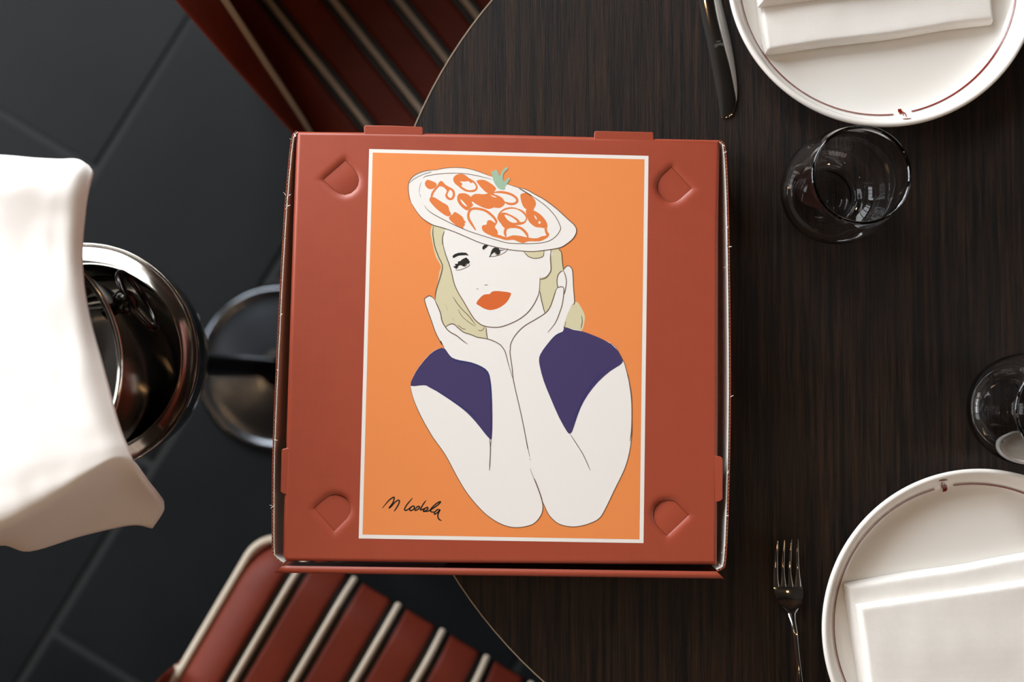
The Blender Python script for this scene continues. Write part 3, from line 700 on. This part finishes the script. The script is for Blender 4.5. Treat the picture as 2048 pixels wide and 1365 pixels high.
# ------------------------------------------------------------------ folded napkins on the plates
def cloth_slab(name, px, zb, h, parent, seed, plate=None, nx=70, ny=44, wav=.0008, rnd=.0038, mtl='napkin', skirt=None):
    c = [P(p[0], p[1], zb+h) for p in px]               # corners: TL TR BR BL
    lx = (c[1]-c[0]).length; ly = (c[3]-c[0]).length
    V, F = [], []
    def prof(d):                                          # rounded fold
        d = min(d, rnd)/rnd
        return math.sqrt(max(0, 1-(1-d)**2))
    for j in range(ny+1):
        for i in range(nx+1):
            u = .5-.5*math.cos(math.pi*i/nx); v = .5-.5*math.cos(math.pi*j/ny)
            p = (c[0].lerp(c[1], u)).lerp(c[3].lerp(c[2], u), v)
            d = min(u*lx, (1-u)*lx, v*ly, (1-v)*ly)
            k = prof(d)
            w = noise.noise(Vector((p.x*14+seed, p.y*26, seed)))*wav*1.6 + noise.noise(Vector((p.x*60, p.y*40+seed, 3)))*wav*.5
            edge = Vector((noise.noise(Vector((p.y*18+seed, 1, 0))), noise.noise(Vector((p.x*18+seed, 7, 0))), 0))*.0012
            V.append(Vector((p.x, p.y, zb+h*(.12+.88*k)+w*k))+edge)
    n = nx+1
    for j in range(ny):
        for i in range(nx): F.append((j*n+i, (j+1)*n+i, (j+1)*n+i+1, j*n+i+1))
    b = len(V)
    for q in V[:b]:
        z = zb
        if plate:
            r = math.hypot(q.x-plate.location.x, q.y-plate.location.y); z = plate.location.z+plate_z(r)+.0008
        V.append(Vector((q.x, q.y, z)))
        if plate: V[len(V)-1-b].z = max(V[len(V)-1-b].z, z+.0018)
    for j in range(ny):
        for i in range(nx): F.append((b+j*n+i, b+j*n+i+1, b+(j+1)*n+i+1, b+(j+1)*n+i))
    per = [i for i in range(n)]+[j*n+nx for j in range(1, ny+1)]+[ny*n+i for i in range(nx-1, -1, -1)]+[j*n for j in range(ny-1, 0, -1)]
    for a, q in zip(per, per[1:]+per[:1]): F.append((a, q, b+q, b+a))
    return orient(mesh(name, V, F, M[mtl], parent, 70))
n1 = empty('folded_napkin', P(1755, -60, TZ+.012), 'white folded cloth napkin on the plate beside the knife', 'napkin', 'napkins folded on the plates')
cloth_slab('lower_fold', [(1492,-210),(1955,-272),(1993,41),(1532,104)], TZ+.0072, .0115, n1, 2.0, plate1)
cloth_slab('upper_fold', [(1486,-240),(1950,-300),(1984,-56),(1521,9)], TZ+.0178, .009, n1, 5.0)
n2 = empty('folded_napkin', P(1940, 1260, TZ+.012), 'white folded cloth napkin on the plate beside the fork', 'napkin', 'napkins folded on the plates')
cloth_slab('lower_fold', [(1692,1171),(2150,1096),(2198,1400),(1740,1470)], TZ+.0072, .0105, n2, 9.0, plate2)
cloth_slab('upper_fold', [(1716,1213),(2176,1147),(2220,1440),(1757,1505)], TZ+.0170, .008, n2, 14.0)

# ------------------------------------------------------------------ glasses
GP = [(0, .0035), (.014, .0032), (.0205, .0012), (.0235, 0), (.0275, .0018), (.0345, .0085), (.0405, .018), (.0436, .030), (.0443, .038), (.0436, .050), (.0415, .066), (.0388, .081), (.0371, .0890), (.0370, .0903), (.0359, .0912), (.0347, .0903), (.0347, .0888), (.0369, .080), (.0396, .065), (.0417, .050), (.0423, .038), (.0414, .030), (.0380, .0195), (.032, .0125), (.024, .0092), (.012, .0082), (0, .0080)]
def make_glass(rimpx, label):
    c = P(*rimpx, TZ+.0905)
    t = empty('water_glass', (c.x, c.y, TZ+.0004), label, 'glass', 'stemless glasses on the table')
    orient(mesh('bowl', *lathe(GP[:1]+smooth_prof(GP[1:-1], 4)+GP[-1:], 128), M['glass'], t, 180, world=False))
    return t
make_glass((1723, 350), 'empty stemless glass below the plate beside the knife')
make_glass((2131, 823), 'empty stemless glass above the plate beside the fork')

# ------------------------------------------------------------------ knife and fork
def bar_sections(rows, cs_fn=None, K=7):
    """rows: (left px, right px, z centre, thickness, crown); loft across them"""
    secs = []
    for lp, rp, z, th, cr in rows:
        a, b = P(*lp, z), P(*rp, z); s = []
        for k in range(K):                               # top, left to right
            u = k/(K-1); e = 1-abs(2*u-1)**4
            s.append(a.lerp(b, u)+Vector((0, 0, th/2*e+cr*(1-(2*u-1)**2))))
        for k in range(K-2, 0, -1):                      # underside
            u = k/(K-1); e = 1-abs(2*u-1)**4
            s.append(a.lerp(b, u)+Vector((0, 0, -th/2*e+cr*(1-(2*u-1)**2))))
        secs.append(s)
    return loft(secs)
def interp(rows, n=5):
    flatr = [Vector((l[0], l[1], r[0], r[1], z*1000, th*1000, cr*1000)) for l, r, z, th, cr in rows]
    out = catmull(flatr, n)
    return [((v[0], v[1]), (v[2], v[3]), v[4]/1000, max(.0003, v[5]/1000), v[6]/1000) for v in out]
ZF = conv((1535, 1070, 4.622)); ZK = conv((1390, 0, 5.57))
fork = empty('fork', P(1580, 1200, TZ), 'polished steel fork with four tines beside the plate', 'fork')
def fz(y):                                                # height of the fork over the table along its length (zoomed y)
    pts = [(38, .009), (200, .0048), (340, .0026), (470, .0022), (560, .0030), (700, .0062), (900, .0105), (1200, .0105), (1600, .0065), (2170, .0022)]
    for (a, za), (b, zb) in zip(pts, pts[1:]):
        if a <= y <= b:
            t = (y-a)/(b-a); t = t*t*(3-2*t); return TZ+za+(zb-za)*t
    return TZ+pts[-1][1]
def frow(y, l, r, th=.0022, cr=0.0):
    a, b = ZF([(l, y), (r, y)]); return (a, b, fz(y), th, cr)
heads = [frow(y, l, r, .0020, c) for y, l, r, c in ((462,57,320,-.0012),(500,60,326,-.0020),(550,70,331,-.0024),(600,88,326,-.0022),(650,120,310,-.0016),(700,168,277,-.0006),(735,198,264,0))]
mesh('head', *bar_sections(interp(heads, 3), K=11), M['steel'], fork, 50)
hand_ = [frow(y, l, r, th, c) for y, l, r, th, c in ((725,192,268,.0022,0),(800,208,268,.0026,.0003),(900,228,285,.0028,.0004),(1000,240,292,.0030,.0005),(1200,260,314,.0030,.0005),(1365,266,338,.0028,.0005),(1600,262,366,.0026,.0005),(1850,262,392,.0024,.0004),(2050,272,400,.0024,.0003),(2140,295,385,.0022,.0002),(2165,325,360,.0016,0))]
mesh('handle', *bar_sections(interp(hand_, 3)), M['steel'], fork, 50)
for tn in ([(55,86,100),(120,76,103),(200,66,98),(330,56,100),(420,56,104),(480,57,112)], [(50,151,163),(120,140,164),(200,133,163),(330,128,160),(420,126,170),(480,122,178)],
           [(45,212,226),(120,202,226),(200,196,224),(330,192,220),(420,192,232),(480,190,244)], [(38,274,284),(120,264,290),(200,260,292),(330,264,300),(420,258,314),(480,252,322)]):
    mesh('tine', *bar_sections(interp([frow(y, l, r, .0019) for y, l, r in tn], 3)), M['steel'], fork, 50)
knife = empty('table_knife', P(1440, 60, TZ), 'steel table knife with a rounded tip beside the plate', 'knife')
def krow(pl, pr_, z, th, cr=0): 
    a, b = ZK([pl, pr_]); return (a, b, TZ+z, th, cr)
kz = .0042
blade = [krow((-5,-330),(245,-330),kz,.0026,.0004), krow((15,-170),(262,-170),kz,.0026,.0004), krow((40,0),(292,0),kz,.0026,.0005), krow((85,250),(352,250),kz-.0004,.0026,.0005), krow((130,450),(400,470),kz-.001,.0024,.0005),
         krow((180,700),(440,700),kz-.0016,.0022,.0004), krow((225,930),(466,930),kz-.002,.0020,.0004), krow((250,1070),(468,1070),kz-.0022,.0018,.0003), krow((268,1180),(452,1180),kz-.0024,.0016,.0002), krow((280,1250),(425,1255),kz-.0025,.0014,.0001), krow((288,1295),(390,1300),kz-.0026,.0010,0), krow((305,1312),(345,1318),kz-.0026,.0004,0)]
mesh('blade', *bar_sections(interp(blade, 3), K=9), M['steel'], knife, 25)
hk = [krow((-5,-320),(245,-320),kz,.0034,.0004), krow((10,-380),(200,-380),kz+.0003,.0055,.0006), krow((-40,-600),(180,-600),kz+.0006,.0062,.0008), krow((-110,-1000),(130,-1000),kz+.0006,.0066,.0008), krow((-180,-1500),(80,-1500),kz+.0003,.0066,.0008), krow((-190,-1680),(50,-1690),kz,.005,.0005), krow((-160,-1740),(0,-1745),kz,.003,0)]
mesh('handle', *bar_sections(interp(hk, 3), K=9), M['steel_soft'], knife, 40)
def km(p, z): return P(p[0], p[1], TZ+kz-.001+.0012+.0004+.0002)
mk = [flat([[tuple(q) for q in ZK(pl)]], 0, km) for pl in ([(235,458),(285,448),(285,466),(235,472)], [(215,488),(322,474),(328,518),(300,505),(262,508),(240,530),(218,532)])]
mesh('etched_mark', *join(*mk), M['etch'], knife, label='small pale etched mark')

# ------------------------------------------------------------------ wine bucket on a stand, with a cloth over it
DISH = P(166, 716, .727)
BX, BY = DISH.x, DISH.y
stand = empty('bucket_stand', (BX, BY, 0), 'polished steel pedestal stand holding the wine bucket', 'stand')
mesh('bowl', *lathe(smooth_prof([(.02, .640), (.06, .645), (.086, .665), (.0945, .695), (.0960, .715), (.0972, .724), (.0978, .7275), (.0972, .7290), (.0960, .7280), (.0940, .7255), (.0830, .7200), (.0815, .7205), (.0800, .7190), (.0795, .7120), (.0780, .690), (.070, .668), (.04, .655), (0.0001, .652)], 3), 128), M['steel'], stand, 60, world=False)
mesh('pole', *lathe([(.024, .645), (.016, .62), (.014, .58), (.014, .05), (.02, .03), (.03, .024)], 40), M['dark_steel'], stand, 40, world=False)
mesh('base', *lathe(smooth_prof([(.0001, .026), (.03, .024), (.08, .018), (.112, .014), (.119, .0165), (.127, .0165), (.1315, .010), (.132, .002), (.130, 0)], 3), 96), M['base_steel'], stand, 60, world=False)
bucket = empty('wine_bucket', (BX-.007, BY-.011, .6565), 'shiny steel wine bucket with ring handles under a white cloth', 'bucket')
mesh('body', *lathe(smooth_prof([(.0001, .002), (.05, .0015), (.058, 0), (.062, .004), (.066, .03), (.074, .10), (.083, .17), (.0885, .205), (.0905, .2115), (.0925, .2135), (.0930, .2150), (.0920, .2165), (.0900, .2155), (.0875, .211), (.082, .18), (.073, .11), (.064, .03), (.058, .006), (.0001, .005)], 3), 128, rs=1.05), M['steel'], bucket, 60, world=False)
for sgn in (1, -1):
    a = math.radians(30 if sgn > 0 else 210)
    q = Vector((math.cos(a), math.sin(a), 0)); tgt = Vector((-q.y, q.x, 0))
    p = q*.0930+Vector((0, 0, .182))
    rg = [p+q*.010+tgt*(.024*math.cos(k*2*math.pi/36))+(q*.0+Vector((0, 0, -1)))*(.014+.020*math.sin(k*2*math.pi/36)) for k in range(36)]
    h = mesh('ring_handle', *tube(rg, .0026, 10, True), M['dark_steel'], bucket, 60, world=False)
    kb = [(0.0001, .014), (.005, .0135), (.0085, .011), (.0100, .006), (.0085, .001), (.005, -.0015), (.0045, -.012)]
    V, F = lathe(kb[:], 24)
    R = Matrix((tgt, Vector((0, 0, 1)), q)).transposed()
    mesh('knob', [tuple(p+(R @ Vector(v))) for v in V], F, M['dark_steel'], h, 60, world=False)
# cloth: rows of points across its surface, heights in metres
top_b = [(-190,318),(-100,312),(0,312),(60,316),(110,319),(150,316),(178,328)]
rows = [([(-190,312),(-90,308),(0,310),(60,315),(115,318),(155,318),(180,332)], .870),
        ([(-190,330),(-90,326),(0,328),(60,331),(115,333),(158,333),(187,346)], .885),
        ([(-190,370),(-90,368),(0,366),(60,366),(115,368),(150,370),(180,374)], .891),
        ([(-190,430),(-90,428),(0,428),(60,430),(105,432),(145,434),(170,436)], .890),
        ([(-190,520),(-90,520),(0,520),(60,522),(100,524),(140,526),(166,528)], .889),
        ([(-190,620),(-90,622),(0,624),(65,628),(115,630),(155,634),(182,638)], .890),
        ([(-190,740),(-90,742),(0,744),(70,748),(130,752),(175,752),(212,750)], .892),
        ([(-190,850),(-90,854),(0,858),(80,862),(150,860),(200,856),(240,852)], .893),
        ([(-190,960),(-90,970),(0,972),(80,950),(160,930),(220,905),(258,900)], .893),
        ([(-190,1062),(-90,1062),(0,1050),(80,1012),(160,965),(230,925),(270,932)], .889),
        ([(-190,1092),(-90,1084),(0,1068),(80,1036),(165,990),(240,955),(292,972)], .866),
        ([(-190,1112),(-90,1100),(0,1078),(75,1062),(165,1020),(245,992),(318,1000)], .828),
        ([(-190,1130),(-90,1116),(0,1086),(70,1092),(165,1050),(250,1030),(329,1020)], .795),
        ([(-190,1140),(-90,1126),(0,1092),(60,1104),(165,1073),(262,1052),(305,1058)], .775)]
zadd = [0, .001, .002, .001, 0, -.002, -.012]
G = []
for pts, z in rows:
    pp = [P(a, b, z+dz) for (a, b), dz in zip(pts, zadd)]
    G.append(catmull(pp, 6))
cols = len(G[0]); G2 = []
for c in range(cols): G2.append(catmull([g[c] for g in G], 5))
V, F = [], []; n = len(G2[0])
for c in range(cols):
    for r in range(n):
        p = G2[c][r].copy()
        p.z += .0022*noise.noise(Vector((p.x*16, p.y*22, .3)))+.0008*noise.noise(Vector((p.x*70, p.y*60, 2)))
        V.append(p)
for c in range(cols-1):
    for r in range(n-1): F.append((c*n+r, c*n+r+1, (c+1)*n+r+1, (c+1)*n+r))
cloth = mesh('draped_cloth', V, F, M['bucket_cloth'], None, 60)
bm = bmesh.new(); bm.from_mesh(cloth.data); bmesh.ops.recalc_face_normals(bm, faces=bm.faces)
if sum(f.normal.z for f in bm.faces) < 0: bmesh.ops.reverse_faces(bm, faces=bm.faces)
bm.to_mesh(cloth.data); bm.free()
m = cloth.modifiers.new('cloth', 'SOLIDIFY'); m.thickness = .004; m.offset = -1
tag(cloth, 'white cloth draped over the top of the wine bucket', 'cloth')

# ------------------------------------------------------------------ striped chairs
def make_chair(corner, front, label, lead=0.0):
    """corner: world xy of the seat's front corner nearest the left of the photograph; front: unit vector it faces"""
    f = Vector((front[0], front[1], 0)).normalized(); 
    u = Vector((-f.y, f.x, 0))
    if u.x < 0: u = -u
    SW, SD, SZ = 0.47, 0.46, 0.45
    c = Vector((corner.x, corner.y, 0)); mid = c+u*SW/2-f*SD/2
    t = empty('striped_chair', (mid.x, mid.y, 0), label, 'chair', 'red striped leather chairs at the table')
    def Q(a, b, z): return c+u*a-f*b+Vector((0, 0, z))     # a across from the corner, b back from the front edge
    CR = .035
    def top(a, b):                                          # crowned seat with rolled edges
        z = 0.0
        e = min(a, SW-a)
        if e < .05: z -= .020*(1-e/.05)**2
        if b < .04: z -= .03*(1-max(b, 0)/.04)**2
        if b > SD-.03: z -= .02*((b-SD+.03)/.03)**2
        return SZ+z
    def inset(a):                                           # rounded front corners
        e = min(a, SW-a)
        return CR-math.sqrt(max(0, CR*CR-(CR-e)**2)) if e < CR else 0.0
    N = 26
    def bs(a): 
        b0 = inset(a)
        return [b0+(SD-b0)*(k/N)**1.6 for k in range(N+1)]
    pitch = .0585; half_b = .0105
    # black base of the seat
    arow = [SW*k/32 for k in range(33)]
    V, F = [], []
    for a in arow:
        for b in bs(a): V.append(Q(a, b, top(a, b-inset(a))-.004))
    n = N+1
    for i in range(32):
        for j in range(N): F.append((i*n+j, (i+1)*n+j, (i+1)*n+j+1, i*n+j+1))
    seat = mesh('seat', V, F, M['seat_black'], t, 60); orient(seat)
    m = seat.modifiers.new('pad', 'SOLIDIFY'); m.thickness = .05; m.offset = -1 if seat.data.polygons[200].normal.z > 0 else 1
    k = 0
    while k*pitch < SW-.02:
        a0, a1 = k*pitch+(half_b if k else .003), min((k+1)*pitch-half_b, SW-.003)
        V, F = [], []; m_ = 8
        for i in range(m_+1):
            a = a0+(a1-a0)*i/m_
            bulge = .0010*(1-abs(2*i/m_-1)**3)
            for b in bs(a): V.append(Q(a, b, top(a, b-inset(a))-.0035+bulge+.002))
        for i in range(m_):
            for j in range(N): F.append((i*n+j, (i+1)*n+j, (i+1)*n+j+1, i*n+j+1))
        o = mesh('seat_panel', V, F, M['seat_red'], seat, 60)
        if o.data.polygons[5].normal.z < 0: o.data.flip_normals()
        sm = o.modifiers.new('leather', 'SOLIDIFY'); sm.thickness = .003; sm.offset = -1
        k += 1
    k = 0
    while k*pitch < SW+.01:
        a = min(k*pitch, SW)
        path = [Q(a, b, top(a, b-inset(a))+.0005) for b in bs(min(max(a, .004), SW-.004))]
        if k == 0 or a >= SW-.002:                          # side piping runs round the rounded front corner
            s = -1 if k == 0 else 1
            path = [Q(a-s*(0), CR+(SD-CR)*j/20, top(a, CR+(SD-CR)*j/20)+.001) for j in range(20, -1, -1)]
            for q in range(1, 8):
                an = q/8*math.pi/2
                path.append(Q((CR-CR*math.cos(an)) if k == 0 else SW-(CR-CR*math.cos(an)), CR-CR*math.sin(an), SZ-.020-.006*q/8))
        mesh('piping', *tube(path, .0038 if 0 < k and a < SW-.002 else .0050, 8), M['piping'], seat, 60)
        k += 1
    # padded shell that wraps the sides and back
    path = []
    for a, b, h in ((-.010, .185, .0), (-.012, .215, .05), (-.012, .26, .17), (-.010, .32, .29), (-.004, .39, .36), (.016, .455, .43), (.08, .495, .45), (SW/2, .51, .455), (SW-.08, .495, .45), (SW-.016, .455, .43), (SW+.004, .39, .36), (SW+.010, .32, .29), (SW+.012, .26, .17), (SW+.012, .215, .05), (SW+.010, .185, .0)):
        path.append(Vector((a, b-lead*max(0, 1-(b-.185)/.14), h)))
    pc = catmull(path, 6); secs = []; pip = []
    for i, p in enumerate(pc):
        tn = pc[min(i+1, len(pc)-1)]-pc[max(i-1, 0)]; tn.z = 0; tn.normalize()
        nx, ny = -tn.y, tn.x                               # towards the inside or outside
        if (SW/2-p.x)*nx+(.2-p.y)*ny < 0: nx, ny = -nx, -ny
        th = .044*min(1, .12+min(i, len(pc)-1-i)/16)
        zt = SZ+.012+p.z; zb = SZ-.07; s = []
        for o_, z in ((0, zb), (0, zt-.008), (.002, zt-.002), (.006, zt), (.012, zt-.004), (.024, zt-.020), (.036, zt-.040), (.034, (zt-.04+SZ)/2), (.030, SZ-.02), (.022, zb)):
            k_ = o_/.042*th; lean = max(0, z-SZ)*.03
            s.append(Q(p.x-0+nx*(k_-lean), p.y+ny*(k_-lean), z))
        secs.append(s); pip.append(Q(p.x+nx*(.036/.042*th-max(0, zt-SZ)*.03), p.y+ny*(.036/.042*th-max(0, zt-SZ)*.03), zt-.036))
    sh = orient(mesh('back_shell', *loft(secs), M['seat_red'], t, 60))
    mesh('piping', *tube(pip, .0038, 8), M['piping'], sh, 60)
    # legs
    for a, b, sa, sb in ((.05, .06, -.015, -.02), (SW-.05, .06, .015, -.02), (.05, SD-.03, -.03, .05), (SW-.05, SD-.03, .03, .05)):
        q0, q1 = Q(a, b, SZ-.06), Q(a+sa, b+sb, 0)
        mesh('leg', *tube([q1, q1.lerp(q0, .5), q0], [.011, .015, .02], 12), M['chair_wood'], t, 40)
    return t
fdir = Vector((.504, .864, 0))
make_chair(P(525, 1060, .44), fdir, 'red leather chair with cream piping whose lit seat shows below the pizza box')
make_chair(P(780, 476, .45), Vector((.62, -.784, 0)), 'red leather chair with cream piping in shade above the pizza box', .07)

# ------------------------------------------------------------------ cable lamp of the dining room (above the frame)
cl = empty('cable_lamp', (0, -.3, hz), 'long cable lamp with bare warm bulbs under the ceiling', 'lamp')
mesh('cable', *tube([(-2.3, 0, -.02), (2.5, 0, -.02)], .004, 8), M['iron'], cl, 40, world=False)
mesh('cable', *tube([(0, -2.4, -.03), (0, 1.4, -.03)], .004, 8), M['iron'], cl, 40, world=False)
BV = lathe(smooth_prof([(.0001, -.06), (.02, -.055), (.032, -.03), (.028, 0), (.016, .025), (.014, .035)], 3), 24)
bulb0 = None
for bx_, by_ in [(-2.0, 0), (-1.3, 0), (-.6, 0), (.7, 0), (1.4, 0), (2.1, 0), (0, -.7), (0, -1.3), (0, -2.1), (0, 1.1)]:
    if bulb0 is None:
        o = bulb0 = mesh('bulb', *BV, M['bulb'], cl, 60, world=False)
        so = sock0 = mesh('socket', *lathe([(.0001, .035), (.018, .035), (.02, .04), (.018, .09), (.004, .1)], 20), M['iron'], o, 40, world=False)
        co = cord0 = mesh('cord', *tube([(0, 0, .098), (0, 0, .98)], .003, 8), M['iron'], o, 40, world=False)
    else:
        o = bulb0.copy(); COL.objects.link(o)
        for q in (sock0, cord0):
            d = q.copy(); COL.objects.link(d); d.parent = o
    o.location = (bx_, by_, -1.0)
